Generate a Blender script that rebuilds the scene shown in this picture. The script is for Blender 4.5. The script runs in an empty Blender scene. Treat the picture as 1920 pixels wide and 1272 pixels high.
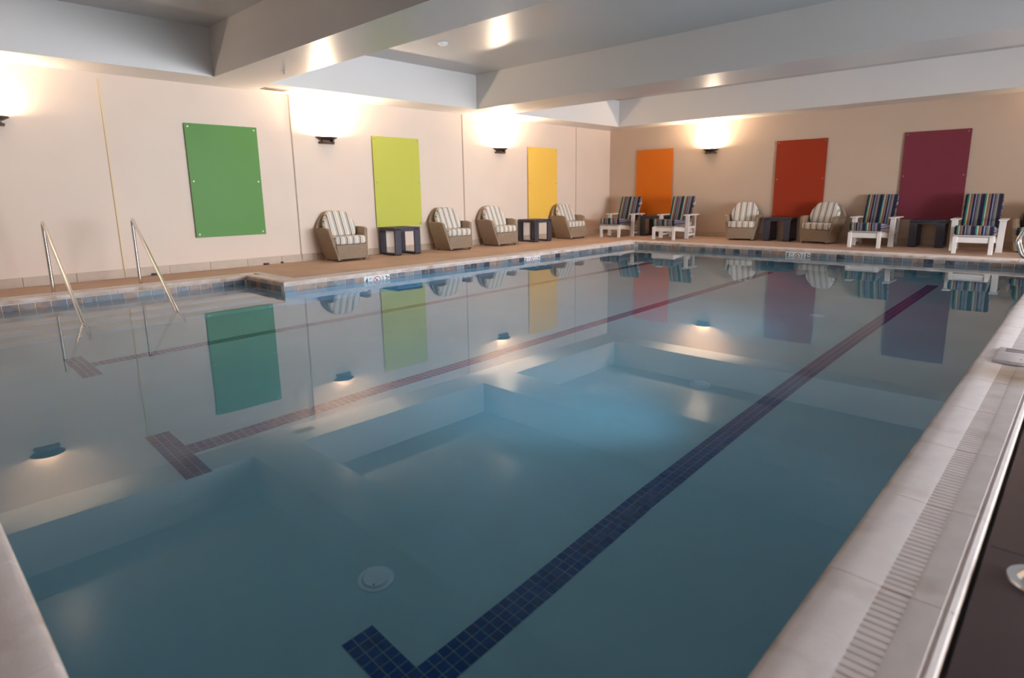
import bpy, bmesh, math, random
from mathutils import Vector, Matrix, Quaternion
random.seed(7)
PI = math.pi
S = bpy.context.scene
C = S.collection

# ------------------------------------------------------------------ camera
YAW, PITCH, ROLL = 0.7552, -0.1987, -0.0131
F = Vector((-math.sin(YAW)*math.cos(PITCH), math.cos(YAW)*math.cos(PITCH), math.sin(PITCH)))
Rv = Vector((math.cos(YAW), math.sin(YAW), 0)); Uv = Rv.cross(F)
R2 = Rv*math.cos(ROLL)+Uv*math.sin(ROLL); U2 = Uv*math.cos(ROLL)-Rv*math.sin(ROLL)
cd = bpy.data.cameras.new('camera'); cam = bpy.data.objects.new('camera', cd); C.objects.link(cam)
M = Matrix((R2, U2, -F)).transposed().to_4x4(); M.translation = Vector((7.7776, -12.2588, 1.1125))
cam.matrix_world = M
cd.sensor_width = 36; cd.lens = 1138.12/1920*36
cd.shift_x = -12.65/1920; cd.shift_y = -42.6/1920
cd.clip_start = 0.02; cd.clip_end = 100
cd.dof.use_dof = True; cd.dof.focus_distance = 5.5; cd.dof.aperture_fstop = 1.8
S.camera = cam

# ------------------------------------------------------------------ world, exposure, daylight
w = bpy.data.worlds.new('world'); S.world = w; w.use_nodes = True
w.node_tree.nodes['Background'].inputs[0].default_value = (0.35, 0.45, 0.6, 1)
w.node_tree.nodes['Background'].inputs[1].default_value = 0.3
S.view_settings.view_transform = 'Standard'; S.view_settings.look = 'None'
S.view_settings.gamma = 1; S.view_settings.use_curve_mapping = False
S.view_settings.exposure = 0.0
SCONCE_POWER = 98.0
SCONCE_COL = (1.0, 0.77, 0.55)
WINDOW_STRENGTH = 50.0
POOL_FILL_POWER = 40.0
WINDOW_COL = (0.87, 0.925, 1.0)
try:
    S.cycles.max_bounces = 12; S.cycles.diffuse_bounces = 6; S.cycles.transmission_bounces = 8
    S.cycles.glossy_bounces = 5; S.cycles.use_denoising = True
    S.cycles.sample_clamp_indirect = 6
except Exception:
    pass

# ------------------------------------------------------------------ dimensions (metres; z=0 top of coping)
WL, WB, WR, YN = 2.758, 2.899, 17.0, -16.4
H, H2 = 2.868, 3.547
ZD, ZW = -0.05, -0.1307
W, PN, N, L = 7.326, -12.099, 1.157, 8.553
T = 0.1524
ZT = -0.055

# ------------------------------------------------------------------ materials
def mat(name, col, rough=0.6, metal=0.0, noise=0.0, scale=8.0, bump=0.0, bscale=60.0, spec=0.5, coat=0.0):
    m = bpy.data.materials.new(name); m.use_nodes = True
    nt = m.node_tree; b = nt.nodes['Principled BSDF']
    b.inputs['Roughness'].default_value = rough; b.inputs['Metallic'].default_value = metal
    b.inputs['Specular IOR Level'].default_value = spec; b.inputs['Coat Weight'].default_value = coat
    tc = nt.nodes.new('ShaderNodeTexCoord')
    if noise > 0:
        n = nt.nodes.new('ShaderNodeTexNoise'); n.inputs['Scale'].default_value = scale; n.inputs['Detail'].default_value = 5
        nt.links.new(tc.outputs['Object'], n.inputs['Vector'])
        r = nt.nodes.new('ShaderNodeValToRGB')
        r.color_ramp.elements[0].position = .3; r.color_ramp.elements[1].position = .7
        r.color_ramp.elements[0].color = (*[c*(1-noise) for c in col], 1)
        r.color_ramp.elements[1].color = (*[min(1, c*(1+noise)) for c in col], 1)
        nt.links.new(n.outputs['Fac'], r.inputs['Fac']); nt.links.new(r.outputs['Color'], b.inputs['Base Color'])
    else:
        b.inputs['Base Color'].default_value = (*col, 1)
    if bump > 0:
        n2 = nt.nodes.new('ShaderNodeTexNoise'); n2.inputs['Scale'].default_value = bscale; n2.inputs['Detail'].default_value = 4
        nt.links.new(tc.outputs['Object'], n2.inputs['Vector'])
        bp = nt.nodes.new('ShaderNodeBump'); bp.inputs['Strength'].default_value = bump; bp.inputs['Distance'].default_value = .01
        nt.links.new(n2.outputs['Fac'], bp.inputs['Height']); nt.links.new(bp.outputs['Normal'], b.inputs['Normal'])
    return m

def emis(name, col, s):
    m = bpy.data.materials.new(name); m.use_nodes = True; nt = m.node_tree
    b = nt.nodes['Principled BSDF']; b.inputs['Base Color'].default_value = (*col, 1)
    b.inputs['Emission Color'].default_value = (*col, 1); b.inputs['Emission Strength'].default_value = s
    return m

def stripes(name, seq, period, rough=.85, off=0.0):
    """cloth woven with coloured stripes across the local x axis; seq = [(start fraction, colour)]"""
    m = bpy.data.materials.new(name); m.use_nodes = True; nt = m.node_tree; b = nt.nodes['Principled BSDF']
    b.inputs['Roughness'].default_value = rough; b.inputs['Specular IOR Level'].default_value = .2
    b.inputs['Sheen Weight'].default_value = .15
    tc = nt.nodes.new('ShaderNodeTexCoord'); sp = nt.nodes.new('ShaderNodeSeparateXYZ')
    nt.links.new(tc.outputs['Object'], sp.inputs[0])
    a = nt.nodes.new('ShaderNodeMath'); a.operation = 'ADD'; a.inputs[1].default_value = 10*period+off
    d = nt.nodes.new('ShaderNodeMath'); d.operation = 'DIVIDE'; d.inputs[1].default_value = period
    f = nt.nodes.new('ShaderNodeMath'); f.operation = 'FRACT'
    sn = nt.nodes.new('ShaderNodeSeparateXYZ'); nt.links.new(tc.outputs['Normal'], sn.inputs[0])
    ab = nt.nodes.new('ShaderNodeMath'); ab.operation = 'ABSOLUTE'; nt.links.new(sn.outputs['X'], ab.inputs[0])
    gt = nt.nodes.new('ShaderNodeMath'); gt.operation = 'GREATER_THAN'; gt.inputs[1].default_value = .75; nt.links.new(ab.outputs[0], gt.inputs[0])
    mz = nt.nodes.new('ShaderNodeMix'); nt.links.new(gt.outputs[0], mz.inputs[0]); nt.links.new(sp.outputs['X'], mz.inputs[2]); nt.links.new(sp.outputs['Z'], mz.inputs[3])
    nt.links.new(mz.outputs[0], a.inputs[0]); nt.links.new(a.outputs[0], d.inputs[0]); nt.links.new(d.outputs[0], f.inputs[0])
    r = nt.nodes.new('ShaderNodeValToRGB'); cr = r.color_ramp; cr.interpolation = 'CONSTANT'
    cr.elements[0].position = 0; cr.elements[0].color = (*seq[0][1], 1)
    cr.elements[1].position = seq[1][0]; cr.elements[1].color = (*seq[1][1], 1)
    for p, c in seq[2:]:
        e = cr.elements.new(p); e.color = (*c, 1)
    nt.links.new(f.outputs[0], r.inputs['Fac']); nt.links.new(r.outputs['Color'], b.inputs['Base Color'])
    n2 = nt.nodes.new('ShaderNodeTexNoise'); n2.inputs['Scale'].default_value = 220
    bp = nt.nodes.new('ShaderNodeBump'); bp.inputs['Strength'].default_value = .25; bp.inputs['Distance'].default_value = .004
    nt.links.new(tc.outputs['Object'], n2.inputs['Vector']); nt.links.new(n2.outputs['Fac'], bp.inputs['Height'])
    nt.links.new(bp.outputs['Normal'], b.inputs['Normal'])
    return m

def tile_mat(name, cols, rough=.25, nscale=14):
    """each tile takes its own glaze from the list, mottled inside the tile"""
    m = bpy.data.materials.new(name); m.use_nodes = True; nt = m.node_tree; b = nt.nodes['Principled BSDF']
    b.inputs['Roughness'].default_value = rough
    oi = nt.nodes.new('ShaderNodeObjectInfo'); tc = nt.nodes.new('ShaderNodeTexCoord')
    def ramp():
        r = nt.nodes.new('ShaderNodeValToRGB'); cr = r.color_ramp; n = len(cols)
        cr.elements[0].color = (*cols[0], 1); cr.elements[0].position = 0
        cr.elements[1].color = (*cols[-1], 1); cr.elements[1].position = 1
        for i in range(1, n-1):
            e = cr.elements.new(i/(n-1)); e.color = (*cols[i], 1)
        return r
    va = nt.nodes.new('ShaderNodeVectorMath'); va.operation = 'SCALE'
    cmb = nt.nodes.new('ShaderNodeVectorMath'); cmb.operation = 'ADD'
    nt.links.new(oi.outputs['Location'], cmb.inputs[0]); nt.links.new(tc.outputs['Object'], cmb.inputs[1])
    n = nt.nodes.new('ShaderNodeTexNoise'); n.inputs['Scale'].default_value = nscale; n.inputs['Detail'].default_value = 4
    nt.links.new(cmb.outputs[0], n.inputs['Vector'])
    mm = nt.nodes.new('ShaderNodeMath'); mm.operation = 'MULTIPLY_ADD'; mm.inputs[1].default_value = .9; mm.inputs[2].default_value = -.45
    nt.links.new(n.outputs['Fac'], mm.inputs[0])
    ad = nt.nodes.new('ShaderNodeMath'); ad.operation = 'ADD'; ad.use_clamp = True
    nt.links.new(oi.outputs['Random'], ad.inputs[0]); nt.links.new(mm.outputs[0], ad.inputs[1])
    r = ramp(); nt.links.new(ad.outputs[0], r.inputs['Fac']); nt.links.new(r.outputs['Color'], b.inputs['Base Color'])
    return m

def wicker_mat(name):
    m = bpy.data.materials.new(name); m.use_nodes = True; nt = m.node_tree; b = nt.nodes['Principled BSDF']
    b.inputs['Roughness'].default_value = .55
    tc = nt.nodes.new('ShaderNodeTexCoord')
    wv = nt.nodes.new('ShaderNodeTexWave'); wv.bands_direction = 'Z'; wv.inputs['Scale'].default_value = 13
    wv.inputs['Distortion'].default_value = .6; wv.inputs['Detail'].default_value = 2
    w2 = nt.nodes.new('ShaderNodeTexWave'); w2.bands_direction = 'DIAGONAL'; w2.inputs['Scale'].default_value = 18
    nz = nt.nodes.new('ShaderNodeTexNoise'); nz.inputs['Scale'].default_value = 12
    for q in (wv, w2, nz): nt.links.new(tc.outputs['Object'], q.inputs['Vector'])
    mx = nt.nodes.new('ShaderNodeMath'); mx.operation = 'MULTIPLY_ADD'; mx.inputs[1].default_value = .7
    m2 = nt.nodes.new('ShaderNodeMath'); m2.operation = 'MULTIPLY'; m2.inputs[1].default_value = .3
    nt.links.new(wv.outputs['Fac'], mx.inputs[0]); nt.links.new(nz.outputs['Fac'], m2.inputs[0]); nt.links.new(m2.outputs[0], mx.inputs[2])
    r = nt.nodes.new('ShaderNodeValToRGB'); r.color_ramp.elements[0].position = .12; r.color_ramp.elements[1].position = .75
    r.color_ramp.elements[0].color = (.13, .088, .055, 1); r.color_ramp.elements[1].color = (.40, .29, .20, 1)
    nt.links.new(mx.outputs[0], r.inputs['Fac']); nt.links.new(r.outputs['Color'], b.inputs['Base Color'])
    bp = nt.nodes.new('ShaderNodeBump'); bp.inputs['Strength'].default_value = .6; bp.inputs['Distance'].default_value = .006
    nt.links.new(wv.outputs['Fac'], bp.inputs['Height']); nt.links.new(bp.outputs['Normal'], b.inputs['Normal'])
    return m

M_wall = mat('wall paint', (.78, .635, .52), .55, noise=.02, scale=1.5, bump=.15, bscale=120)
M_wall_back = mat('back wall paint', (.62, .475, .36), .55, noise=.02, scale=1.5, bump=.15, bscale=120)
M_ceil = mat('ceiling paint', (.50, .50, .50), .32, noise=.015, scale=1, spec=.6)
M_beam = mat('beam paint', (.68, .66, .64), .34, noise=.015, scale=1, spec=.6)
M_deck = mat('deck concrete', (.56, .38, .275), .7, noise=.10, scale=1.6, bump=.2, bscale=150)
M_deck_dark = mat('dark deck tile', (.060, .030, .032), .45, noise=.12, scale=3, bump=.1, bscale=150)  # right-hand deck, much darker than the rest
M_cream = mat('cream trim', (.75, .58, .32), .5)
M_tan = mat('tan trim', (.50, .38, .28), .5)
M_base = mat('baseboard tile', (.50, .385, .29), .45, noise=.08, scale=5)
M_coping = mat('coping precast', (.74, .67, .64), .5, noise=.05, scale=9, bump=.1, bscale=90)
def coping_mat():
    m = mat('coping precast', (.90, .81, .775), .75, spec=.25, noise=.05, scale=9, bump=.1, bscale=90)
    nt = m.node_tree; b = nt.nodes['Principled BSDF']; src = b.inputs['Base Color'].links[0].from_socket
    tc = nt.nodes.new('ShaderNodeTexCoord'); sp = nt.nodes.new('ShaderNodeSeparateXYZ'); nt.links.new(tc.outputs['Object'], sp.inputs[0])
    g = nt.nodes.new('ShaderNodeNewGeometry')
    n = nt.nodes.new('ShaderNodeTexNoise'); n.inputs['Scale'].default_value = 5; n.inputs['Detail'].default_value = 4; nt.links.new(g.outputs['Position'], n.inputs['Vector'])
    # rusty waterline band on the nose, deposits in the slot channel
    mr = nt.nodes.new('ShaderNodeMapRange'); mr.inputs[1].default_value = -.012; mr.inputs[2].default_value = .012; mr.inputs[3].default_value = 1.3; mr.inputs[4].default_value = 0
    nt.links.new(sp.outputs['Y'], mr.inputs[0])
    mr2 = nt.nodes.new('ShaderNodeMapRange'); mr2.inputs[1].default_value = -.0055; mr2.inputs[2].default_value = -.016; mr2.inputs[3].default_value = 0; mr2.inputs[4].default_value = .8
    gt = nt.nodes.new('ShaderNodeMath'); gt.operation = 'GREATER_THAN'; gt.inputs[1].default_value = .12; nt.links.new(sp.outputs['Y'], gt.inputs[0])
    nt.links.new(sp.outputs['Z'], mr2.inputs[0])
    ml = nt.nodes.new('ShaderNodeMath'); ml.operation = 'MULTIPLY'; nt.links.new(mr2.outputs[0], ml.inputs[0]); nt.links.new(gt.outputs[0], ml.inputs[1])
    nm = nt.nodes.new('ShaderNodeMath'); nm.operation = 'MULTIPLY'; nt.links.new(mr.outputs[0], nm.inputs[0]); nt.links.new(n.outputs['Fac'], nm.inputs[1])
    ad = nt.nodes.new('ShaderNodeMath'); ad.operation = 'ADD'; ad.use_clamp = True; nt.links.new(nm.outputs[0], ad.inputs[0]); nt.links.new(ml.outputs[0], ad.inputs[1])
    # broad faint water stains
    r3 = nt.nodes.new('ShaderNodeMapRange'); r3.inputs[1].default_value = .56; r3.inputs[2].default_value = .75; r3.inputs[3].default_value = 0; r3.inputs[4].default_value = .3; nt.links.new(n.outputs['Fac'], r3.inputs[0])
    a2 = nt.nodes.new('ShaderNodeMath'); a2.operation = 'ADD'; a2.use_clamp = True; nt.links.new(ad.outputs[0], a2.inputs[0]); nt.links.new(r3.outputs[0], a2.inputs[1])
    ds = nt.nodes.new('ShaderNodeVectorMath'); ds.operation = 'DISTANCE'; ds.inputs[1].default_value = (7.56, -7.62, 0); nt.links.new(g.outputs['Position'], ds.inputs[0])
    r4 = nt.nodes.new('ShaderNodeMapRange'); r4.inputs[1].default_value = .10; r4.inputs[2].default_value = .34; r4.inputs[3].default_value = .75; r4.inputs[4].default_value = 0; nt.links.new(ds.outputs['Value'], r4.inputs[0])
    a3 = nt.nodes.new('ShaderNodeMath'); a3.operation = 'ADD'; a3.use_clamp = True; nt.links.new(a2.outputs[0], a3.inputs[0]); nt.links.new(r4.outputs[0], a3.inputs[1]); a2 = a3
    mx = nt.nodes.new('ShaderNodeMix'); mx.data_type = 'RGBA'; nt.links.new(a2.outputs[0], mx.inputs[0]); nt.links.new(src, mx.inputs[6]); mx.inputs[7].default_value = (.45, .30, .19, 1)
    nt.links.new(mx.outputs[2], b.inputs['Base Color']); return m
M_coping = coping_mat()
M_mortar = mat('mortar', (.36, .24, .15), .8, noise=.2, scale=20)
M_basin = mat('pool plaster', (.50, .62, .64), .65, noise=.05, scale=1.2)
M_step = mat('step plaster', (.60, .53, .47), .65, noise=.08, scale=2)
M_grout = mat('tile grout', (.80, .74, .66), .8)
M_tile = tile_mat('waterline glaze', [(.035, .035, .05), (.11, .11, .13), (.20, .20, .21), (.15, .17, .20), (.26, .24, .24), (.34, .19, .12), (.20, .14, .12), (.11, .13, .17)], rough=.4)
M_lane = tile_mat('lane blue glaze', [(.006, .045, .21), (.008, .055, .24), (.006, .05, .20), (.02, .06, .22)], nscale=20)
M_lane_stuff = mat('lane blue glaze far', (.008, .05, .21), .3, noise=.2, scale=30)
M_lanegrout = mat('lane grout', (.26, .36, .46), .8)
M_steel = mat('polished steel', (.80, .78, .76), .12, metal=1.0)
M_white = mat('white painted timber', (.80, .76, .72), .45, noise=.03, scale=10)
M_whitepl = mat('white plastic', (.82, .82, .84), .4)
M_dark = mat('charcoal resin', (.045, .042, .058), .6, noise=.1, scale=20)
M_bronze = mat('dark bronze', (.11, .065, .045), .45, metal=.3)
M_wicker = wicker_mat('woven resin wicker')
M_foot = mat('dark foot', (.05, .035, .03), .6)
M_cover = mat('drain cover resin', (.70, .62, .62), .5, noise=.08, scale=12)
M_slot = mat('dark slot', (.03, .03, .03), .9)
M_black = mat('black print', (.03, .03, .03), .5)
M_red = mat('red print', (.45, .07, .05), .5)
M_marker = mat('white marker tile', (.80, .78, .75), .25)
M_lens = emis('lamp lens', (1.0, .82, .62), 20)
M_window = emis('daylit glass', WINDOW_COL, WINDOW_STRENGTH)
M_frame = mat('window frame', (.6, .6, .6), .5)
M_chromeknob = mat('panel stud', (.9, .88, .82), .35)
M_bronzeknob = mat('panel stud dull', (.42, .36, .30), .3, metal=.8)
PANEL = {}
for k, c in dict(green=(.10, .26, .055), lime=(.56, .56, .10), yellow=(.9, .55, .10), orange=(.72, .18, .015), red=(.35, .042, .017), plum=(.21, .042, .062)).items():
    PANEL[k] = mat(k + ' acrylic', c, .4, spec=.15)
cr_, br_, bl_, pk_, tl_ = (.80, .73, .63), (.13, .045, .035), (.30, .40, .44), (.62, .46, .38), (.40, .50, .48)
M_cush = stripes('cream striped cloth', [(0, cr_), (.26, bl_), (.40, cr_), (.48, br_), (.62, cr_), (.72, (.72, .60, .50)), (.84, tl_), (.90, cr_)], .135, off=.03)
nv, gr, ye, bn, gy, pl = (.012, .014, .035), (.015, .20, .165), (.55, .47, .30), (.20, .10, .08), (.16, .15, .15), (.28, .30, .42)
M_cushd = stripes('navy striped cloth', [(0, nv), (.14, gr), (.23, ye), (.29, bn), (.40, (.27, .17, .13)), (.46, nv), (.58, pl), (.63, (.06, .06, .11)), (.73, gy), (.82, (.25, .23, .19)), (.88, (.04, .02, .04)), (.94, nv)], .27, off=.02)

# ------------------------------------------------------------------ mesh helpers
def obj(name, bm, m, parent=None, smooth=False, **props):
    me = bpy.data.meshes.new(name)
    bmesh.ops.recalc_face_normals(bm, faces=bm.faces)
    bm.to_mesh(me); bm.free()
    for mm in (m if isinstance(m, (list, tuple)) else [m]): me.materials.append(mm)
    if smooth:
        for p in me.polygons: p.use_smooth = True
        try: me.set_sharp_from_angle(angle=math.radians(40))
        except Exception: pass
    o = bpy.data.objects.new(name, me); C.objects.link(o)
    if parent: o.parent = parent
    for k, v in props.items(): o[k] = v
    return o

def inst(name, me, loc, rot=(0, 0, 0), parent=None):
    o = bpy.data.objects.new(name, me); C.objects.link(o); o.location = loc; o.rotation_euler = rot
    if parent: o.parent = parent
    return o

def box(bm, x0, x1, y0, y1, z0, z1, bevel=0, mi=0, seg=1):
    vs = [bm.verts.new((x, y, z)) for z in (z0, z1) for x, y in ((x0, y0), (x1, y0), (x1, y1), (x0, y1))]
    fs = [bm.faces.new([vs[i] for i in q]) for q in ((3, 2, 1, 0), (4, 5, 6, 7), (0, 1, 5, 4), (1, 2, 6, 5), (2, 3, 7, 6), (3, 0, 4, 7))]
    for f in fs: f.material_index = mi
    if bevel:
        es = {e for f in fs for e in f.edges}
        bmesh.ops.bevel(bm, geom=list(es), offset=bevel, segments=seg, profile=.5, affect='EDGES')
    return vs

def hexa(bm, P, bevel=0, seg=1):
    """8 points, bottom ring then top ring"""
    vs = [bm.verts.new(p) for p in P]
    fs = [bm.faces.new([vs[i] for i in q]) for q in ((3, 2, 1, 0), (4, 5, 6, 7), (0, 1, 5, 4), (1, 2, 6, 5), (2, 3, 7, 6), (3, 0, 4, 7))]
    if bevel:
        bmesh.ops.bevel(bm, geom=list({e for f in fs for e in f.edges}), offset=bevel, segments=seg, profile=.5, affect='EDGES')

def loft(bm, A, B, bevel=0, seg=1):
    a = [bm.verts.new(p) for p in A]; b = [bm.verts.new(p) for p in B]; n = len(a)
    fs = [bm.faces.new(a[::-1]), bm.faces.new(b)]
    for i in range(n): fs.append(bm.faces.new((a[i], a[(i+1) % n], b[(i+1) % n], b[i])))
    if bevel:
        bmesh.ops.bevel(bm, geom=list({e for f in fs for e in f.edges}), offset=bevel, segments=seg, profile=.5, affect='EDGES')

def ring(c, r, n=16, ax='z', ry=None):
    ry = r if ry is None else ry; o = []
    for i in range(n):
        a = 2*PI*i/n; u, v = r*math.cos(a), ry*math.sin(a)
        o.append((c[0]+u, c[1]+v, c[2]) if ax == 'z' else ((c[0]+u, c[1], c[2]+v) if ax == 'y' else (c[0], c[1]+u, c[2]+v)))
    return o

def disc(bm, c, r, h, n=20, ax='z', r2=None):
    r2 = r if r2 is None else r2
    d = {'z': (0, 0, h), 'y': (0, h, 0), 'x': (h, 0, 0)}[ax]
    loft(bm, ring(c, r, n, ax), ring((c[0]+d[0], c[1]+d[1], c[2]+d[2]), r2, n, ax))

def tube(bm, pts, r, n=10):
    pts = [Vector(p) for p in pts]; rings = []; up = None
    for i, p in enumerate(pts):
        t = (pts[min(i+1, len(pts)-1)] - pts[max(i-1, 0)]).normalized()
        if up is None:
            up = Vector((0, 1, 0)) if abs(t.y) < .9 else Vector((1, 0, 0))
        s = t.cross(up).normalized(); up = s.cross(t).normalized()
        rings.append([bm.verts.new(p + s*r*math.cos(2*PI*k/n) + up*r*math.sin(2*PI*k/n)) for k in range(n)])
    for a, b in zip(rings, rings[1:]):
        for k in range(n): bm.faces.new((a[k], a[(k+1) % n], b[(k+1) % n], b[k]))
    bm.faces.new(rings[0][::-1]); bm.faces.new(rings[-1])

def smooth_path(P, it=3):
    P = [Vector(p) for p in P]
    for _ in range(it):
        Q = [P[0]]
        for a, b in zip(P, P[1:]): Q += [a*.75+b*.25, a*.25+b*.75]
        Q.append(P[-1]); P = Q
    return P

def bend_path(P, rad, seg=6):
    """polyline with rounded corners of a given radius"""
    P = [Vector(p) for p in P]; out = [P[0]]
    for i in range(1, len(P)-1):
        a, b, c = P[i-1], P[i], P[i+1]
        u, v = (a-b).normalized(), (c-b).normalized()
        ang = u.angle(v); d = min(rad/math.tan(ang/2), .45*min((a-b).length, (c-b).length))
        p0, p1 = b+u*d, b+v*d
        for k in range(seg+1):
            t = k/seg; out.append((1-t)**2*p0 + 2*t*(1-t)*b + t*t*p1)
    out.append(P[-1]); return out

def thing(name, loc, rz, label, cat, group=None):
    o = bpy.data.objects.new(name, None); C.objects.link(o); o.empty_display_size = .1
    o.location = loc; o.rotation_euler = (0, 0, rz); o['label'] = label; o['category'] = cat
    if group: o['group'] = group
    return o

def tag(o, label, cat, group=None):
    o['label'] = label; o['category'] = cat
    if group: o['group'] = group
    return o

def dup(root, loc, rz, label, group=None):
    r = root.copy(); C.objects.link(r); r.location = loc; r.rotation_euler = (0, 0, rz); r['label'] = label
    if group: r['group'] = group
    for ch in list(root.children):
        c = ch.copy(); C.objects.link(c); c.parent = r
        for g in list(ch.children):
            d = g.copy(); C.objects.link(d); d.parent = c
    return r

def struct(name, bm, m, parent=None, **k):
    o = obj(name, bm, m, parent, **k)
    if parent is None: o['kind'] = 'structure'
    return o

# ------------------------------------------------------------------ room shell
bm = bmesh.new(); box(bm, -WL-.3, -WL, YN-.3, WB+.3, -.3, H2+.3); struct('wall_left', bm, M_wall)
bm = bmesh.new(); box(bm, -WL, WR, WB, WB+.3, -.3, H2+.3); struct('wall_back', bm, M_wall_back)
bm = bmesh.new(); box(bm, -WL, WR, YN-.3, YN, -.3, H2+.3); struct('wall_front', bm, M_wall_back)
wins = [(-6.9, -4.3), (-4.0, -1.4), (-1.1, 1.5)]
WZ0, WZ1 = .05, 2.45
bm = bmesh.new()
ys = [YN-.3] + [v for a in wins for v in a] + [WB+.3]
for i in range(0, len(ys), 2): box(bm, WR, WR+.3, ys[i], ys[i+1], -.3, H2+.3)
for a, b in wins:
    box(bm, WR, WR+.3, a, b, -.3, WZ0); box(bm, WR, WR+.3, a, b, WZ1, H2+.3)
struct('wall_right', bm, M_wall_back)
for i, (a, b) in enumerate(wins):
    bm = bmesh.new()
    for (p, q, r, s) in ((a, b, WZ0, WZ0+.06), (a, b, WZ1-.06, WZ1), (a, a+.06, WZ0+.06, WZ1-.06), (b-.06, b, WZ0+.06, WZ1-.06), ((a+b)/2-.03, (a+b)/2+.03, WZ0+.06, WZ1-.06)):
        box(bm, WR+.02, WR+.10, p, q, r, s)
    wn = struct('window_%d' % (i+1), bm, M_frame)
    bm = bmesh.new(); box(bm, WR+.05, WR+.06, a+.05, b-.05, WZ0+.05, WZ1-.05); obj('pane', bm, M_window, wn)
bm = bmesh.new(); box(bm, 10.4, 10.7, 0.2, WB, ZD, H2); struct('light_block_partition', bm, M_wall_back)  # unseen partition, added to keep window light off the back wall's right end
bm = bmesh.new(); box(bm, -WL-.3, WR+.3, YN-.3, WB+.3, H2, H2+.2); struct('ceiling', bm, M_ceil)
SL, SB = -WL+.789, WB-.736
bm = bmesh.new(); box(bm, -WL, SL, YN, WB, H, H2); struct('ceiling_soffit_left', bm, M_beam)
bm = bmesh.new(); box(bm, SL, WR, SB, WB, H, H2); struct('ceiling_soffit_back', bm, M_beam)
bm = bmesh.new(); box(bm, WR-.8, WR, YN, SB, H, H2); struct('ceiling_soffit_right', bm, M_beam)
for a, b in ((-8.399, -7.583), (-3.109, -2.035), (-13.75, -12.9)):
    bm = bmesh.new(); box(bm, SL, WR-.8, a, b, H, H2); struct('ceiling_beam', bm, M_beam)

ZR = -.022
# deck: four strips round the basin and the step bay
bm = bmesh.new()
e = .32
box(bm, -WL, -N-e, PN-e, -L+e, -.3, ZD); box(bm, -WL, -e, -L+e, e, -.3, ZD)
box(bm, -WL, WR, e, WB, -.3, ZD); box(bm, -WL, WR, YN, PN-e, -.3, ZD)
struct('floor', bm, M_deck)
bm = bmesh.new(); box(bm, W+e+.012, WR, PN-e, e, -.3, ZR); struct('floor_right', bm, M_deck_dark)
bm = bmesh.new(); box(bm, W+e, W+e+.012, PN-e, e, -.3, ZR-.02)
struct('trim_1', bm, M_slot)
# saw cuts in the right-hand deck
for y in (-9.93, -6.9, -3.87):
    bm = bmesh.new(); box(bm, W+e+.02, WR, y-.003, y+.003, ZR-.02, ZR+.0006); struct('floor_joint', bm, M_slot)

# wall trims and baseboards
for i, (y, m_, wd, z1) in enumerate(((-9.69, M_cream, .022, 2.80), (-6.86, M_tan, .024, H), (-2.83, M_tan, .024, H), (1.29, M_tan, .018, H))):
    bm = bmesh.new(); box(bm, -WL, -WL+.014, y-wd/2, y+wd/2, ZD, z1, .003); struct('trim_%d' % (i+2), bm, m_)
bl = struct('baseboard_left', (lambda b: (box(b, -WL, -WL+.006, YN, WB, ZD, ZD+.13), b)[1])(bmesh.new()), M_mortar)
bb = struct('baseboard_back', (lambda b: (box(b, -WL, WR, WB-.006, WB, ZD, ZD+.13), b)[1])(bmesh.new()), M_mortar)
bm = bmesh.new(); box(bm, 0, .014, -.303, .303, 0, .135, .003); me_b = obj('tile', bm, M_base, bl)
me_b.location = (-WL, YN+.31, ZD)
y = YN+.31+.61
while y < WB-.3: inst('tile', me_b.data, (-WL, y, ZD), (0, 0, 0), bl); y += .61
x = -WL+.32
while x < WR-.3: inst('tile', me_b.data, (x, WB, ZD), (0, 0, -PI/2), bb); x += .61

# ------------------------------------------------------------------ pool basin
FZ = [(PN, -1.135), (-9.5, -1.135), (-1.8, -1.53), (0, -1.53)]
def fz(y):
    for (a, za), (b, zb) in zip(FZ, FZ[1:]):
        if y <= b: return za+(zb-za)*(y-a)/(b-a)
    return FZ[-1][1]
bm = bmesh.new()
for (a, za), (b, zb) in zip(FZ, FZ[1:]):
    hexa(bm, [(-N-.3, a, -2), (W+.3, a, -2), (W+.3, b, -2), (-N-.3, b, -2), (-N-.3, a, za), (W+.3, a, za), (W+.3, b, zb), (-N-.3, b, zb)])
struct('pool_floor', bm, M_basin)
def wall_bm(*bx):
    b = bmesh.new()
    for q in bx: box(b, *q)
    return b
Z0, Z1 = -1.9, -.058
basin = struct('pool_wall', wall_bm((-.3, 0, -L, .3, Z0, Z1), (0, W, 0, .3, Z0, Z1), (W, W+.3, PN-.3, .3, Z0, Z1), (-N-.3, W, PN-.3, PN, Z0, Z1),
                                     (-N-.3, -N, PN, -L+.3, Z0, Z1), (-N, -.3, -L, -L+.3, Z0, Z1)), [M_basin])
# grout bed behind the waterline tiles
g = .004
struct('pool_wall_grout', wall_bm((0, g, -L, 0, ZT-.155, ZT-.001), (g, W-g, -g, 0, ZT-.155, ZT-.001), (W-g, W, PN, 0, ZT-.155, ZT-.001), (-N, W-g, PN, PN+g, ZT-.155, ZT-.001),
                                  (-N, -N+g, PN+g, -L, ZT-.155, ZT-.001), (-N+g, g, -L-g, -L, ZT-.155, ZT-.001)), M_grout)
# steps in the bay
bm = bmesh.new()
for k in range(4):
    x0 = -N+.02 if k == 0 else -N+.02+.285*k
    box(bm, x0, -N+.02+.285*(k+1), PN, -L, -1.14, -.30-.21*k, .012)
struct('pool_steps', bm, M_step)

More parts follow.
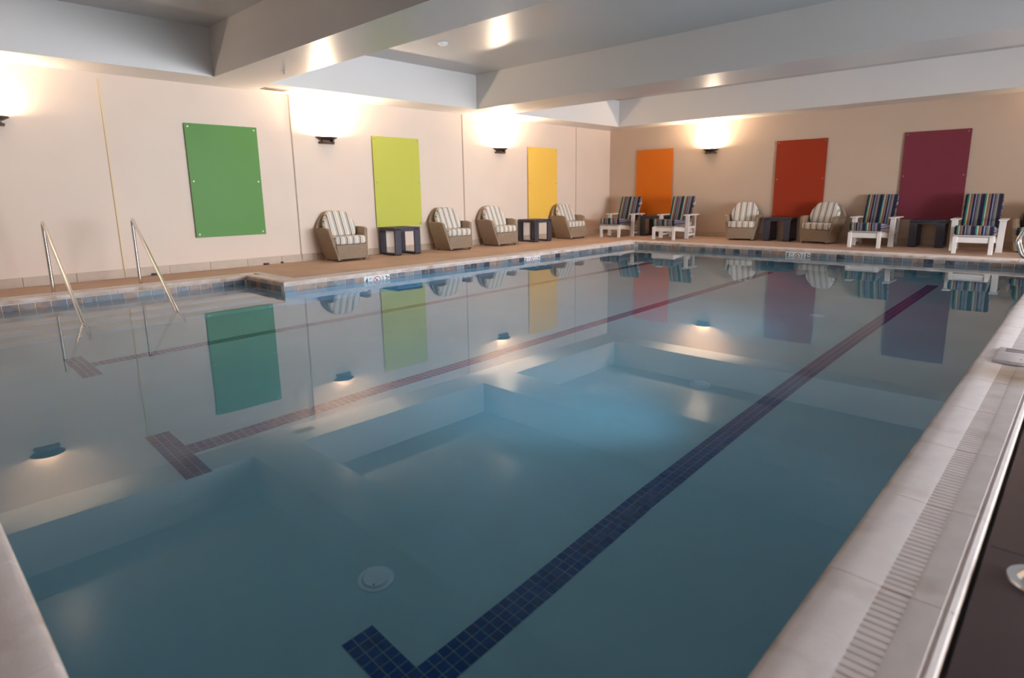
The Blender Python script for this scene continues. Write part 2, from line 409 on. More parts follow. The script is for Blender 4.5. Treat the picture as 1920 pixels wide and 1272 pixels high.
EDGES = [  # start, end, outward angle, mitre0, mitre1
    ((0, -L), (0, 0), -1, 1), ((0, 0), (W, 0), 1, 1), ((W, 0), (W, PN), 1, 1),
    ((W, PN), (-N, PN), 1, 1), ((-N, PN), (-N, -L), 1, 1), ((-N, -L), (0, -L), 1, -1)]
# waterline tiles: local x along the edge, local y outward (away from water)
bm = bmesh.new(); box(bm, -.0722, .0722, -.010, -.003, -.0735, .0735, .0015)
tile_me = obj('tile', bm, M_tile, basin); first = True
MARK = {0: (8, 11, 31, 34), 1: (23, 26)}
for k, (a, b, m0, m1) in enumerate(EDGES):
    a, b = Vector(a), Vector(b); d = (b-a).normalized(); ln = (b-a).length; ang = math.atan2(d.y, d.x)
    off = -.055 if k == 1 else 0
    nt_ = int((ln-off+.02)//T); mk = MARK.get(k, ())
    for i in range(nt_):
        if any(mk[j] <= i < mk[j+1] for j in range(0, len(mk), 2)): continue
        s = off+(i+.5)*T
        if s-T/2 < 0: continue
        p = a+d*s; loc = (p.x, p.y, ZT-T/2-.002)
        if first:
            tile_me.location = loc; tile_me.rotation_euler = (0, 0, ang); first = False
        else: inst('tile', tile_me.data, loc, (0, 0, ang), basin)

# coping stones, swept profile with a slotted overflow channel
PROF = [(-.002, -.056), (-.010, -.046), (-.012, -.030), (-.009, -.014), (-.001, -.004), (.012, 0), (.06, .001), (.125, -.003), (.137, -.0045), (.139, -.018),
        (.209, -.018), (.211, -.0045), (.225, -.003), (.285, -.001), (.289, -.008), (.295, -.008), (.299, -.001), (.312, -.004), (.317, -.012), (.318, -.052)]
def stone(ln, m0=0, m1=0):
    b = bmesh.new()
    A = [(0-m0*o, o, z) for o, z in PROF]; B = [(ln+m1*o, o, z) for o, z in PROF]
    loft(b, A, B)
    lo = .0035 if m0 >= 0 else .15; hi = ln-(.002 if m1 >= 0 else .23); x = lo
    if m0 > 0: x = .0
    if m1 > 0: hi = ln
    if m0 == 0: x = .0035
    while x < hi-.018:
        box(b, x, x+.0235, .137, .211, -.020, -.0048); x += .030
    return b
P_ = .636
coping = struct('pool_coping', wall_bm((-.30, 0, -L+.01, .25, -.06, -.0235), (0, W, 0, .3, -.06, -.0235), (W, W+.3, PN, .25, -.06, -.0235), (-N-.25, W+.25, PN-.3, PN, -.06, -.0235),
                                       (-N-.3, -N, PN, -L+.25, -.06, -.0235), (-N, -.30, -L, -L+.3, -.06, -.0235)), M_mortar)
mid_me = None
for k, (a, b, m0, m1) in enumerate(EDGES):
    a, b = Vector(a), Vector(b); d = (b-a).normalized(); ln = (b-a).length; ang = math.atan2(d.y, d.x)
    # local +y must be outward: left-hand normal of travel is (-d.y, d.x)
    first_len = {2: ln-.4-int((ln-.4)/P_)*P_}.get(k, P_)
    cuts = [0, first_len if first_len > .25 else first_len+P_]
    while cuts[-1]+P_ < ln-.2: cuts.append(cuts[-1]+P_)
    cuts.append(ln)
    for i in range(len(cuts)-1):
        s0, s1 = cuts[i], cuts[i+1]; q0 = m0 if i == 0 else 0; q1 = m1 if i == len(cuts)-2 else 0
        p = a+d*s0
        if q0 == 0 and q1 == 0 and abs(s1-s0-P_) < 1e-6:
            if mid_me is None:
                o = obj('stone', stone(P_-.004), M_coping, coping, smooth=True); mid_me = o.data; o.location = (p.x, p.y, 0); o.rotation_euler = (0, 0, ang)
            else: inst('stone', mid_me, (p.x, p.y, 0), (0, 0, ang), coping)
        else:
            o = obj('stone', stone(s1-s0-.004, q0, q1), M_coping, coping, smooth=True); o.location = (p.x, p.y, 0); o.rotation_euler = (0, 0, ang)

# water: one closed body, its sides buried in the basin walls
def water_mat():
    m = bpy.data.materials.new('pool water'); m.use_nodes = True; nt = m.node_tree; b = nt.nodes['Principled BSDF']
    b.inputs['Base Color'].default_value = (1, 1, 1, 1); b.inputs['Roughness'].default_value = 0.012
    b.inputs['IOR'].default_value = 1.333; b.inputs['Transmission Weight'].default_value = 1
    tc = nt.nodes.new('ShaderNodeTexCoord'); mp = nt.nodes.new('ShaderNodeMapping'); mp.inputs['Scale'].default_value = (1, .35, 1)
    n = nt.nodes.new('ShaderNodeTexNoise'); n.inputs['Scale'].default_value = 1.2; n.inputs['Detail'].default_value = 2
    bp = nt.nodes.new('ShaderNodeBump'); bp.inputs['Strength'].default_value = .02; bp.inputs['Distance'].default_value = .02
    nt.links.new(tc.outputs['Object'], mp.inputs[0]); nt.links.new(mp.outputs[0], n.inputs['Vector'])
    nt.links.new(n.outputs['Fac'], bp.inputs['Height']); nt.links.new(bp.outputs['Normal'], b.inputs['Normal'])
    a = nt.nodes.new('ShaderNodeVolumeAbsorption'); a.inputs['Color'].default_value = (.30, .75, .89, 1); a.inputs['Density'].default_value = .42
    nt.links.new(a.outputs[0], nt.nodes['Material Output'].inputs['Volume'])
    return m
bm = bmesh.new()
pts = [(-N-.05, PN-.05), (W+.05, PN-.05), (W+.05, .05), (-.05, .05), (-.05, -L+.05), (-N-.05, -L+.05)]
loft(bm, [(x, y, -1.8) for x, y in pts], [(x, y, ZW) for x, y in pts])
wo = obj('pool_water', bm, water_mat()); wo['kind'] = 'stuff'; tag(wo, 'still blue-green water filling the swimming pool', 'water')

# unseen lamps added in the right-hand basin wall to brighten the mid-pool water
for i, y in enumerate((-8.6, -5.6)):
    t = thing('added_pool_lamp', (W-.012, y, -.62), 0, ('added unseen underwater fill lamp in the right basin wall, nearer the drain cover', 'added unseen underwater fill lamp in the right basin wall, nearer the back edge')[i], 'added fill lamp', 'added underwater fill lamps')
    b = bmesh.new(); loft(b, ring((0, 0, 0), .13, 24, 'x'), ring((-.02, 0, 0), .12, 24, 'x')); obj('rim', b, M_steel, t, smooth=True)
    b = bmesh.new(); loft(b, ring((-.021, 0, 0), .10, 24, 'x'), ring((-.028, 0, 0), .09, 24, 'x')); obj('lens', b, emis('added fill lamp lens', (.6, .82, 1), 4), t)
    ld = bpy.data.lights.new('pool_fill_light', 'AREA'); ld.shape = 'DISK'; ld.size = .18; ld.energy = POOL_FILL_POWER; ld.color = (.64, .84, 1); ld.spread = math.radians(72)
    lo = bpy.data.objects.new('pool_fill_light', ld); C.objects.link(lo); lo.parent = t; lo.location = (-.04, 0, 0); lo.rotation_euler = (0, PI/2+math.radians(14), 0)

# lane lines on the pool floor
SLOPE = math.atan2(-1.53+1.135, 7.7)
LT = .0508
def lane(xc, label, nsingle):
    root = thing('lane_line', (xc, -11.1, fz(-11.1)), 0, label, 'lane line', 'lane lines on the pool floor')
    def world2(o, x, y, dz):
        o.location = (x-xc, y+11.1, fz(y)+dz-fz(-11.1)); o.rotation_euler = (SLOPE if -9.5 < y < -1.8 else 0, 0, 0)
    cells = []
    for i in range(15):
        for j in range(3): cells.append((xc+(i-7)*LT, -11.18+(j+.5)*LT))
    y = -11.18+3*LT+LT/2
    while y < -1.25:
        for j in (-1, 0, 1): cells.append((xc+j*LT, y))
        y += LT
    b = bmesh.new(); h = .0225
    box(b, -h, h, -h, h, 0, .003, .0008)
    t0 = None
    for (x, y) in cells[:nsingle]:
        if t0 is None: t0 = obj('tile', b, M_lane, root); o = t0
        else: o = inst('tile', t0.data, (0, 0, 0), (0, 0, 0), root)
        world2(o, x, y, .0015)
    b2 = bmesh.new()
    for (x, y) in cells[nsingle:]:
        z = fz(y)+.0045-fz(-11.1); X, Y = x-xc, y+11.1; dz = h*math.tan(SLOPE) if -9.5 < y < -1.8 else 0
        hexa(b2, [(X-h, Y-h, z-.004-dz), (X+h, Y-h, z-.004-dz), (X+h, Y+h, z-.004+dz), (X-h, Y+h, z-.004+dz), (X-h, Y-h, z-dz), (X+h, Y-h, z-dz), (X+h, Y+h, z+dz), (X-h, Y+h, z+dz)])
    o = obj('tile_run', b2, M_lane_stuff, root); o['kind'] = 'stuff'
    if t0 is None: b.free()
    # grout bed
    b3 = bmesh.new(); k = 1.5*LT
    zz = lambda y: fz(y)+.0015-fz(-11.1)
    box(b3, -7.5*LT, 7.5*LT, -.08, -.08+3*LT, -.01, .0015)
    yy = [-11.18+3*LT, -9.5, -1.8, -1.25]
    for a_, b_ in zip(yy, yy[1:]):
        A, B = a_+11.1, b_+11.1
        hexa(b3, [(-k, A, zz(a_)-.01), (k, A, zz(a_)-.01), (k, B, zz(b_)-.01), (-k, B, zz(b_)-.01), (-k, A, zz(a_)), (k, A, zz(a_)), (k, B, zz(b_)), (-k, B, zz(b_))])
    obj('grout_bed', b3, M_lanegrout, root)
lane(6.11, 'dark blue tiled lane line along the slotted coping side, with the biggest T-end', 299)
lane(3.64, 'middle tiled lane line, its T-end below the mirrored green panel', 299)
lane(1.24, 'faint tiled lane line nearest the steps, its T-end between the mirrored grab rails', 0)

# floor fittings
def inlet(x, y, label):
    t = thing('floor_inlet', (x, y, fz(y)), 0, label, 'pool fitting', 'white round fittings in the pool floor')
    b = bmesh.new(); disc(b, (0, 0, 0), .085, .006, 28); obj('flange', b, M_whitepl, t, smooth=True)
    b = bmesh.new(); disc(b, (0, 0, .0065), .066, .012, 28, r2=.058); cp = obj('cap', b, M_whitepl, t, smooth=True)
    b = bmesh.new(); disc(b, (.035, -.035, .0185), .004, .002, 8); obj('screw', b, M_slot, cp)
inlet(5.51, -10.86, 'white round fitting on the pool floor beside the near T of the lane line')
inlet(5.53, -7.65, 'white round fitting on the pool floor halfway along the pool, under the ceiling reflection')
inlet(5.46, -4.5, 'small white round fitting on the pool floor furthest from the camera')

# ------------------------------------------------------------------ depth markers
def text(s, size, m, parent, x, z, align='LEFT', sx=1):
    cu = bpy.data.curves.new('lettering', 'FONT'); cu.body = s; cu.size = size; cu.extrude = .0004; cu.align_x = align; cu.offset = size*.02
    cu.materials.append(m); tmp = bpy.data.objects.new('tmp', cu); C.objects.link(tmp)
    me = bpy.data.meshes.new_from_object(tmp); bpy.data.objects.remove(tmp); bpy.data.curves.remove(cu)
    me.name = 'lettering'; o = bpy.data.objects.new('lettering', me); C.objects.link(o); o.parent = parent
    o.location = (x, -.0115, z); o.rotation_euler = (PI/2, 0, 0); o.scale = (sx, 1, 1)
    return o
def marker(loc, rz, ft, mt, label):
    # local frame: x along the wall reading direction, -y towards the water
    t = thing('depth_marker', loc, rz, label, 'sign', 'depth markers on the waterline tiles')
    tiles = []
    for i in range(3):
        b = bmesh.new(); box(b, -.0748, .0748, -.011, -.003, -.0745, .0745, .0015)
        o = obj('tile', b, M_marker, t); o.location = ((i-1)*T, 0, 0); tiles.append(o)
    text(ft, .150, M_black, tiles[0], -.064, -.052, sx=.8); text('FT', .045, M_black, tiles[0], .012, .015)
    b = bmesh.new()
    R_, r_ = .058, .0065; n = 28
    for i in range(n):
        a0, a1 = 2*PI*i/n, 2*PI*(i+1)/n
        pts = [((R_+s*r_)*math.cos(a), y, (R_+s*r_)*math.sin(a)) for a in (a0, a1) for s in (-1, 1) for y in (-.0118, -.011)]
        hexa(b, [pts[1], pts[3], pts[7], pts[5], pts[0], pts[2], pts[6], pts[4]])
    c = math.cos(PI/4)*.055; q = .004
    hexa(b, [(-c-q, -.011, c-q), (-c+q, -.011, c+q), (c+q, -.011, -c+q), (c-q, -.011, -c-q), (-c-q, -.0122, c-q), (-c+q, -.0122, c+q), (c+q, -.0122, -c+q), (c-q, -.0122, -c-q)])
    obj('no_diving_ring', b, M_red, tiles[1])
    b = bmesh.new()
    disc(b, (-.006, -.0112, .018), .009, -.0006, 12, 'y')
    def stroke(p, q_, wd):
        p, q_ = Vector((p[0], 0, p[1])), Vector((q_[0], 0, q_[1])); d = (q_-p).normalized(); s = Vector((-d.z, 0, d.x))*wd/2
        y0, y1 = Vector((0, -.0112, 0)), Vector((0, -.0118, 0))
        hexa(b, [p-s+y0, q_-s+y0, q_+s+y0, p+s+y0, p-s+y1, q_-s+y1, q_+s+y1, p+s+y1])
    stroke((0, .012), (.014, -.018), .013); stroke((.014, -.018), (-.008, -.022), .008); stroke((.006, .004), (-.02, -.006), .005); stroke((-.008, -.022), (-.012, -.036), .006)
    obj('diver_symbol', b, M_black, tiles[1])
    text(mt, .150, M_black, tiles[2], -.072, -.052, sx=.58); text('M', .042, M_black, tiles[2], .034, .012)
yl = lambda i: -L+i*T
zc = ZT-T/2-.002
marker((0, yl(9.5), zc), PI/2, '4', '1.3', 'white depth marker reading 4 feet on the left edge, below the lime panel')
marker((0, yl(32.5), zc), PI/2, '5', '1.5', 'white depth marker reading 5 feet on the left edge, below the yellow panel')
marker((-.055+24.5*T, 0, zc), 0, '5', '1.5', 'white depth marker reading 5 feet on the back edge, below the red panel')
bm = bmesh.new(); box(bm, -.075, .075, -.15, .15, 0, .003, .001)
o = obj('deck_marker', bm, M_marker); o.location = (-.72, -5.31, ZD+.0005); tag(o, 'plain white marker tile lying on the deck in front of the lime panel', 'tile')

# ------------------------------------------------------------------ wall panels
def panel(kind, side, a, b, z0, z1, label):
    wdt = b-a; c = (a+b)/2
    loc = (-WL, c, 0) if side == 'left' else (c, WB, 0)
    t = thing('wall_panel', loc, PI/2 if side == 'left' else 0, label, 'panel', 'coloured acrylic panels on the walls')
    bb_ = bmesh.new(); box(bb_, -wdt/2, wdt/2, -.034, -.026, z0, z1, .001); obj('board', bb_, PANEL[kind], t)
    for sx in (-1, 1):
        for z in (z0+.05, (z0+z1)/2, z1-.05):
            b2 = bmesh.new(); disc(b2, (sx*(wdt/2-.05), 0, z), .010, -.026, 10, 'y'); disc(b2, (sx*(wdt/2-.05), -.034, z), .014, -.006, 12, 'y', r2=.011)
            obj('standoff', b2, M_chromeknob if kind == 'green' else M_bronzeknob, t, smooth=True)
PT, PB = 2.268, .488
panel('green', 'left', -8.633, -7.495, PB, PT, 'green acrylic wall panel nearest the grab rails')
panel('lime', 'left', -5.22, -4.082, PB, PT, 'lime green acrylic wall panel behind an open dark side table')
panel('yellow', 'left', -.688, .452, PB, PT, 'yellow acrylic wall panel near the corner of the room')
panel('orange', 'back', -1.83, -.69, PB, PT, 'orange acrylic wall panel behind the pair of white loungers')
panel('red', 'back', 2.045, 3.18, PB, PT, 'brick red acrylic wall panel between two wicker armchairs')
panel('plum', 'back', 4.676, 5.815, PB, PT, 'plum purple acrylic wall panel behind the dark table with white chairs')

# ------------------------------------------------------------------ sconces
def half(bm, w0, d0, z0, w1, d1, z1, n=14, y0=0.0):
    """half-ellipse dish between two levels, flat side on the wall (local y=0, bulging to -y)"""
    A = [(w0/2*math.cos(PI*i/n), y0-d0*math.sin(PI*i/n), z0) for i in range(n+1)]
    B = [(w1/2*math.cos(PI*i/n), y0-d1*math.sin(PI*i/n), z1) for i in range(n+1)]
    loft(bm, A, B)
def make_sconce(loc, rz, label):
    t = thing('wall_sconce', loc, rz, label, 'wall lamp', 'bronze uplight sconces along the walls')
    b = bmesh.new(); box(b, -.08, .08, -.012, 0, 2.07, 2.17, .004); obj('wall_plate', b, M_bronze, t)
    b = bmesh.new(); half(b, .27, .13, 2.135, .42, .19, 2.175); half(b, .42, .19, 2.175, .42, .19, 2.187); obj('dish', b, M_bronze, t, smooth=True)
    b = bmesh.new(); half(b, .30, .15, 2.065, .32, .16, 2.10); obj('lower_band', b, M_bronze, t, smooth=True)
    for s in (-1, 1):
        b = bmesh.new(); box(b, s*.10-.012, s*.10+.012, -.10, -.012, 2.098, 2.137); obj('bracket', b, M_bronze, t)
    b = bmesh.new(); half(b, .33, .14, 2.1875, .31, .13, 2.192, y0=-.012); obj('lens', b, M_lens, t)
    return t
def lamp(o_parent, k=1.0):
    ld = bpy.data.lights.new('sconce_light', 'AREA'); ld.shape = 'ELLIPSE'; ld.size = .30; ld.size_y = .10
    ld.energy = SCONCE_POWER*k; ld.color = SCONCE_COL
    lo = bpy.data.objects.new('sconce_light', ld); C.objects.link(lo); lo.parent = o_parent; lo.location = (0, -.085, 2.20); lo.rotation_euler = (PI, 0, 0)
s0 = make_sconce((-WL, -10.96, 0), PI/2, 'bronze uplight sconce cut by the frame edge, before the cream wall strip')
SC = [s0, dup(s0, (-WL, -6.20, 0), PI/2, 'bronze uplight sconce between the green and lime panels'),
      dup(s0, (-WL, -1.67, 0), PI/2, 'bronze uplight sconce between the lime and yellow panels'),
      dup(s0, (.375, WB, 0), 0, 'bronze uplight sconce between the orange and red panels'),
      dup(s0, (8.1, WB, 0), 0, 'bronze uplight sconce on the back wall beyond the plum panel')]
for s in SC: lamp(s, .38 if s is s0 else 1.0)

# ------------------------------------------------------------------ wicker armchairs (front = -y)
def rounded(bm, P, bev, seg=3): hexa(bm, P, bev, seg)
def wicker(loc, rz, label, cloth, group):
    t = thing('wicker_armchair', loc, rz, label, 'armchair', group)
    # sides: flare outwards, front edge rakes back
    for s in (-1, 1):
        b = bmesh.new()
        out = [(s*.305, -.35, .02), (s*.285, .20, .02), (s*.41, .30, .60), (s*.41, -.10, .605), (s*.405, -.21, .575)]
        inn = [(s*.255, -.35, .02), (s*.235, .20, .02), (s*.345, .30, .60), (s*.345, -.10, .605), (s*.335, -.21, .575)]
        loft(b, out, inn, .012, 2); obj('arm', b, M_wicker, t, smooth=True)
    b = bmesh.new(); hexa(b, [(-.27, -.335, .04), (.27, -.335, .04), (.26, .19, .04), (-.26, .19, .04), (-.31, -.31, .30), (.31, -.31, .30), (.30, .22, .30), (-.30, .22, .30)], .012, 2)
    obj('seat_base', b, M_wicker, t, smooth=True)
    # back shell with clipped rounded shoulders, leaning
    b = bmesh.new()
    prof = [(-.27, .02), (.27, .02), (.385, .59), (.345, .69), (.25, .82), (.17, .86), (-.17, .86), (-.25, .82), (-.345, .69), (-.385, .59)]
    fy = lambda z: .16+.13*(z/.88)
    loft(b, [(x, fy(z), z) for x, z in prof], [(x*1.02, fy(z)+.055, z+.004) for x, z in prof], .012, 2)
    obj('backrest', b, M_wicker, t, smooth=True)
    b = bmesh.new(); hexa(b, [(-.305, -.32, .302), (.305, -.32, .302), (.305, .14, .302), (-.305, .14, .302), (-.31, -.315, .45), (.31, -.315, .45), (.31, .16, .45), (-.31, .16, .45)], .045, 4)
    obj('seat_cushion', b, cloth, t, smooth=True)
    b = bmesh.new()
    pr = [(-.28, .452), (.28, .452), (.325, .60), (.31, .72), (.20, .885), (.12, .905), (-.12, .905), (-.20, .885), (-.31, .72), (-.325, .60)]
    g0 = lambda z: -.02+.19*((z-.455)/.45)
    loft(b, [(x*.97, g0(z), z) for x, z in pr], [(x, g0(z)+.12, z-.01) for x, z in pr], .04, 4)
    obj('back_cushion', b, cloth, t, smooth=True)
    for sx in (-1, 1):
        for y in (-.31, .17):
            b = bmesh.new(); disc(b, (sx*.235, y, 0), .016, .05, 10, r2=.02); obj('foot', b, M_foot, t)
    return t
GW = 'wicker armchairs with striped cushions'
def q(ang): return math.radians(ang)
w1 = wicker((-2.40, -6.20, ZD), q(88), 'wicker armchair with cream striped cushions left of the lime panel', M_cush, GW)
dup(w1, (-2.38, -3.57, ZD), q(88), 'wicker armchair with cream striped cushions just right of the lime panel', GW)
dup(w1, (-2.38, -2.14, ZD), q(88), 'wicker armchair with cream striped cushions between the wall strip and the yellow panel', GW)
dup(w1, (-2.35, .47, ZD), q(88), 'wicker armchair with cream striped cushions nearest the corner, overlapping the yellow panel', GW)
dup(w1, (1.52, 2.45, ZD), q(12), 'wicker armchair with cream striped cushions at the left edge of the red panel', GW)
dup(w1, (3.32, 2.45, ZD), q(-8), 'wicker armchair with cream striped cushions at the right edge of the red panel', GW)
wicker((7.10, 2.32, ZD), q(-5), 'wicker armchair with navy striped cushions behind the chrome looped handrail', M_cushd, GW)

# ------------------------------------------------------------------ side tables: two closed loops joined by a top (front = -y)
def side_table(loc, rz, label):
    t = thing('side_table', loc, rz, label, 'table', 'dark side tables between the chairs')
    hw, hd, hh, bw, th = .30, .285, .515, .14, .035
    for s in (-1, 1):
        b = bmesh.new(); xo, xi = (s*hw, s*(hw-bw))
        def loopring(y0, z0, y1, z1, r, n=4):
            out = []
            for (cy, cz, a0) in ((y1-r, z0+r, -PI/2), (y1-r, z1-r, 0), (y0+r, z1-r, PI/2), (y0+r, z0+r, PI)):
                for i in range(n+1):
                    a = a0+PI/2*i/n; out.append((cy+r*math.cos(a), cz+r*math.sin(a)))
            return out
        O_ = loopring(-hd, 0, hd, hh, .04); I_ = loopring(-hd+th, th, hd-th, hh-th, .012)
        n = len(O_); V = {}
        for nm, ringp, x in (('oo', O_, xo), ('io', I_, xo), ('oi', O_, xi), ('ii', I_, xi)):
            V[nm] = [b.verts.new((x, p[0], p[1])) for p in ringp]
        for i in range(n):
            j = (i+1) % n
            for A_, B_ in (('oo', 'io'), ('io', 'ii'), ('ii', 'oi'), ('oi', 'oo')):
                b.faces.new((V[A_][i], V[A_][j], V[B_][j], V[B_][i]))
        obj('leg_frame', b, M_dark, t)
    b = bmesh.new(); box(b, -hw-.005, hw+.005, -hd-.005, hd+.005, hh+.001, hh+.03, .008, seg=2); obj('tabletop', b, M_dark, t)
    b = bmesh.new(); box(b, -hw+bw-.002, hw-bw+.002, -hd+.01, -hd+.03, hh-.05, hh+.002); obj('apron', b, M_dark, t)
    return t
ta = side_table((-2.42, -4.90, ZD), q(88), 'dark open-frame side table under the lime panel')
dup(ta, (-2.42, -.79, ZD), q(88), 'dark open-frame side table under the yellow panel')
dup(ta, (-1.0, 2.55, ZD), q(4), 'dark side table half hidden between the two white loungers')
dup(ta, (2.36, 2.57, ZD), q(4), 'dark side table under the red panel between wicker armchairs')
dup(ta, (5.34, 2.55, ZD), q(2), 'dark side table under the plum panel')

# ------------------------------------------------------------------ white deep-seat chairs (front = -y)
def lounger(loc, rz, label):
    t = thing('white_lounge_chair', loc, rz, label, 'lounge chair', 'white timber chairs with navy striped cushions')
    wf = .265
    for s in (-1, 1):
        b = bmesh.new(); box(b, s*wf-.035, s*wf+.035, -.60, -.545, 0, .31, .005); obj('front_leg', b, M_white, t)
        b = bmesh.new(); hexa(b, [(s*.30, 0, 0), (s*.30, .04, 0), (s*.40, .04, 0), (s*.40, 0, 0), (s*.31, .02, .575), (s*.31, .06, .575), (s*.41, .06, .575), (s*.41, .02, .575)], .004); obj('arm_post', b, M_white, t)
        b = bmesh.new(); hexa(b, [(s*.33-.02, .53, 0), (s*.33+.02, .53, 0), (s*.33+.02, .59, 0), (s*.33-.02, .59, 0), (s*.34-.02, .55, .575), (s*.34+.02, .55, .575), (s*.34+.02, .61, .575), (s*.34-.02, .61, .575)], .004); obj('back_post', b, M_white, t)
        b = bmesh.new(); box(b, s*.36-.065, s*.36+.065, -.08, .62, .577, .602, .006); obj('armrest', b, M_white, t)
        b = bmesh.new(); hexa(b, [(s*.272-.018, -.54, .22), (s*.272+.018, -.54, .22), (s*.272+.018, .58, .12), (s*.272-.018, .58, .12), (s*.272-.018, -.54, .31), (s*.272+.018, -.54, .31), (s*.272+.018, .58, .21), (s*.272-.018, .58, .21)], .004); obj('side_rail', b, M_white, t)
        for z in (.06, .24):
            b = bmesh.new(); box(b, s*.335-.015, s*.335+.015, .04, .55, z, z+.06, .004); obj('stretcher', b, M_white, t)
    b = bmesh.new(); box(b, -.230, .230, -.585, -.555, .20, .30, .004); obj('front_rail', b, M_white, t)
    zs = lambda y: .31-.089*(y+.54)
    for i in range(8):
        y = -.53+i*.13
        b = bmesh.new(); box(b, -.285, .285, y, y+.10, zs(y)+.002, zs(y)+.022, .003); obj('seat_slat', b, M_white, t)
    fy = lambda z: .40+.37*(z-.28)
    for i in range(5):
        x = -.23+i*.115
        b = bmesh.new(); hexa(b, [(x-.042, fy(.26)+.02, .26), (x+.042, fy(.26)+.02, .26), (x+.042, fy(.26)+.04, .26), (x-.042, fy(.26)+.04, .26), (x-.042, fy(.96)+.02, .96), (x+.042, fy(.96)+.02, .96), (x+.042, fy(.96)+.04, .96), (x-.042, fy(.96)+.04, .96)], .003); obj('back_slat', b, M_white, t)
    for z in (.35, .88):
        b = bmesh.new(); box(b, -.28, .28, fy(z)+.046, fy(z)+.068, z-.03, z+.03, .003); obj('back_rail', b, M_white, t)
    hz = lambda y: zs(y)+.026
    b = bmesh.new(); hexa(b, [(-.295, -.60, hz(-.60)), (.295, -.60, hz(-.60)), (.295, .34, hz(.34)), (-.295, .34, hz(.34)), (-.295, -.60, hz(-.60)+.170), (.295, -.60, hz(-.60)+.170), (.295, .34, hz(.34)+.17), (-.295, .34, hz(.34)+.17)], .045, 4)
    obj('seat_cushion', b, M_cushd, t, smooth=True)
    z0, z1 = .405, 1.06
    b = bmesh.new(); hexa(b, [(-.295, fy(z0)-.13, z0), (.295, fy(z0)-.13, z0), (.295, fy(z0)+.012, z0), (-.295, fy(z0)+.012, z0), (-.295, fy(z1)-.11, z1), (.295, fy(z1)-.11, z1), (.295, fy(z1)+.012, z1), (-.295, fy(z1)+.012, z1)], .04, 4)
    obj('back_cushion', b, M_cushd, t, smooth=True)
    return t
l1 = lounger((-1.70, 1.93, ZD), q(5), 'white timber lounge chair with navy striped cushions, closest to the room corner')
dup(l1, (-.07, 1.90, ZD), q(5), 'white timber lounge chair with navy striped cushions, at the right edge of the orange panel')
dup(l1, (4.41, 2.16, ZD), q(0), 'white timber lounge chair with navy striped cushions, on the left of the plum panel')
dup(l1, (6.22, 1.82, ZD), q(2), 'white timber lounge chair with navy striped cushions, just right of the plum panel')

# ------------------------------------------------------------------ grab rails at the steps
def grab(y, label, y2):
    t = thing('grab_rail', (-1.78, y, ZD), 0, label, 'handrail', 'steel grab rails at the pool steps')
    b = bmesh.new()
    dx = lambda x: x+1.78
    P = bend_path([(0, 0, 0), (-.01, 0, .93), (dx(.32), y2-y, ZW-ZD-.03), (dx(.50), y2-y, -.25), (dx(.52), y2-y, -.80)], .075)
    tube(b, P, .021, 12); obj('rail', b, M_steel, t, smooth=True)
    b = bmesh.new(); disc(b, (0, 0, 0), .055, .012, 20, r2=.04); obj('base_plate', b, M_steel, t, smooth=True)
grab(-10.74, 'steel grab rail at the pool steps, nearer the frame edge', -10.87)
grab(-9.76, 'steel grab rail at the pool steps, nearer the green panel', -9.98)

# looped handrail at the far right
t = thing('looped_handrail', (W+.50, -1.45, ZR), 0, 'chrome looped handrail on the coping in front of the navy striped wicker armchair', 'handrail')
for y in (-.16, .16):
    b = bmesh.new()
    P = bend_path([(0, y, 0), (0, y, .62), (-.70, y, .62), (-.78, y, .42), (-.70, y, .20), (-.24, y, .17), (-.24, y, .02)], .13, 8)
    tube(b, P, .021, 12); obj('rail', b, M_steel, t, smooth=True)
    for x, z in ((0, 0), (-.24, .0215)):
        b = bmesh.new(); disc(b, (x, y, z), .045, .012, 20, r2=.035); obj('base_plate', b, M_steel, t, smooth=True)

# deck anchor cover and the white drain cover on the coping
t = thing('anchor_cover', (7.80, -10.07, ZR), 0, 'round chrome anchor cover on the dark deck beside the slotted coping', 'deck fitting')
b = bmesh.new(); loft(b, ring((0, 0, 0), .085, 28), ring((0, 0, .008), .082, 28)); obj('flange', b, M_steel, t, smooth=True)
b = bmesh.new(); loft(b, ring((0, 0, .008), .058, 24), ring((0, 0, .030), .042, 24)); obj('dome', b, M_steel, t, smooth=True)
t = thing('drain_cover', (W+.19, -7.15, 0), 0, 'low white slotted drain cover sitting on the coping', 'drain cover')
b = bmesh.new(); hexa(b, [(-.115, -.23, 0), (.125, -.23, 0), (.125, .23, 0), (-.115, .23, 0), (-.105, -.20, .016), (.125, -.20, .016), (.125, .23, .016), (-.105, .23, .016)], .004, 2); body = obj('cover_plate', b, M_cover, t, smooth=True)
for yy_ in (.10, .14, .18):
    b = bmesh.new(); box(b, -.07, .12, yy_-.006, yy_+.006, .014, .0175); obj('slot', b, M_slot, body)
b = bmesh.new(); disc(b, (.03, -.12, .016), .007, .003, 10); obj('screw', b, M_steel, body)
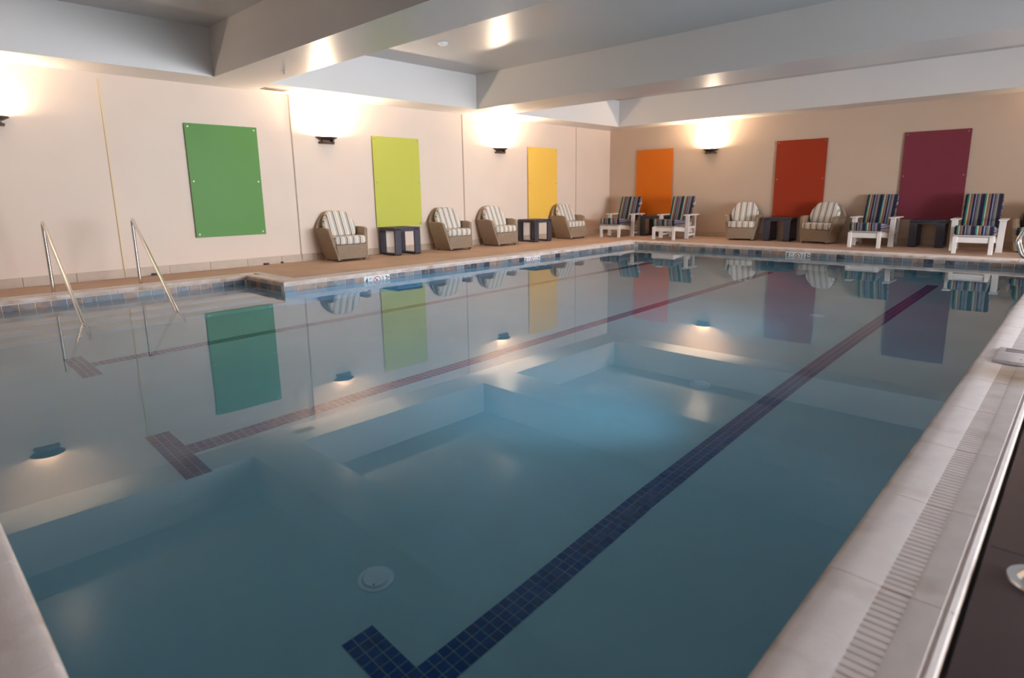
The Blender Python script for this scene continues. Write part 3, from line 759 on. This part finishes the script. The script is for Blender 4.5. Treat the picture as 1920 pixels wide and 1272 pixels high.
# ------------------------------------------------------------------ ceiling fittings
t = thing('ceiling_detector', (-.33, -5.37, H2), 0, 'round white detector on the raised ceiling between the two beams', 'smoke detector')
b = bmesh.new(); loft(b, ring((0, 0, 0), .085, 24), ring((0, 0, -.02), .085, 24)); obj('base', b, M_whitepl, t, smooth=True)
b = bmesh.new(); loft(b, ring((0, 0, -.02), .075, 24), ring((0, 0, -.045), .05, 24)); obj('cover', b, M_whitepl, t, smooth=True)
def sprinkler(x, y, z, label):
    t = thing('sprinkler_head', (x, y, z), 0, label, 'sprinkler', 'ceiling sprinklers')
    b = bmesh.new(); loft(b, ring((0, 0, 0), .035, 16), ring((0, 0, -.008), .03, 16)); obj('escutcheon', b, M_whitepl, t, smooth=True)
    b = bmesh.new(); disc(b, (0, 0, -.008), .010, -.035, 10); box(b, -.018, .018, -.003, .003, -.05, -.043); disc(b, (0, 0, -.055), .018, -.003, 12); obj('head', b, M_steel, t)
sprinkler(.87, -6.23, H2, 'small sprinkler head on the raised ceiling near the round detector')
sprinkler(-.87, -7.86, H, 'small sprinkler head under the nearest ceiling beam')
t = thing('ceiling_vent', (-2.42, -7.26, H), 0, 'flat slotted air vent under the left soffit by the first beam', 'vent')
b = bmesh.new(); box(b, -.10, .10, -.20, .20, -.008, 0, .003); fr = obj('frame', b, M_tan, t)
for i in range(5):
    b = bmesh.new(); box(b, -.07+i*.032, -.058+i*.032, -.17, .17, -.0095, -.0078); obj('slot', b, M_slot, fr)
t = thing('exit_bracket', (-1.95, 1.95, H), 0, 'small pale ceiling fixture in the far corner of the soffit', 'ceiling fixture')
t.location = (-1.76, 1.9, H2); b = bmesh.new(); box(b, -.10, .10, -.05, .05, -.03, 0, .005); obj('body', b, M_tan, t)

# small dark brackets at the foot of the left wall
for yb, lab in ((-9.30, 'small dark bracket low on the left wall, seen beside the grab rails'), (-7.54, 'small dark bracket at the skirting under the right side of the green panel'), (-7.25, 'tiny dark peg at the skirting between the green panel and the first armchair')):
    t = thing('wall_bracket', (-WL+.014, yb, ZD), 0, lab, 'bracket', 'small brackets along the left skirting')
    b = bmesh.new(); box(b, 0, .035, -.045 if yb < -7.4 else -.02, .045 if yb < -7.4 else .02, .004, .035, .004); obj('body', b, M_foot, t)
    b = bmesh.new(); disc(b, (.035, 0, .02), .008, .012, 10, 'x'); obj('peg', b, M_bronze, t)
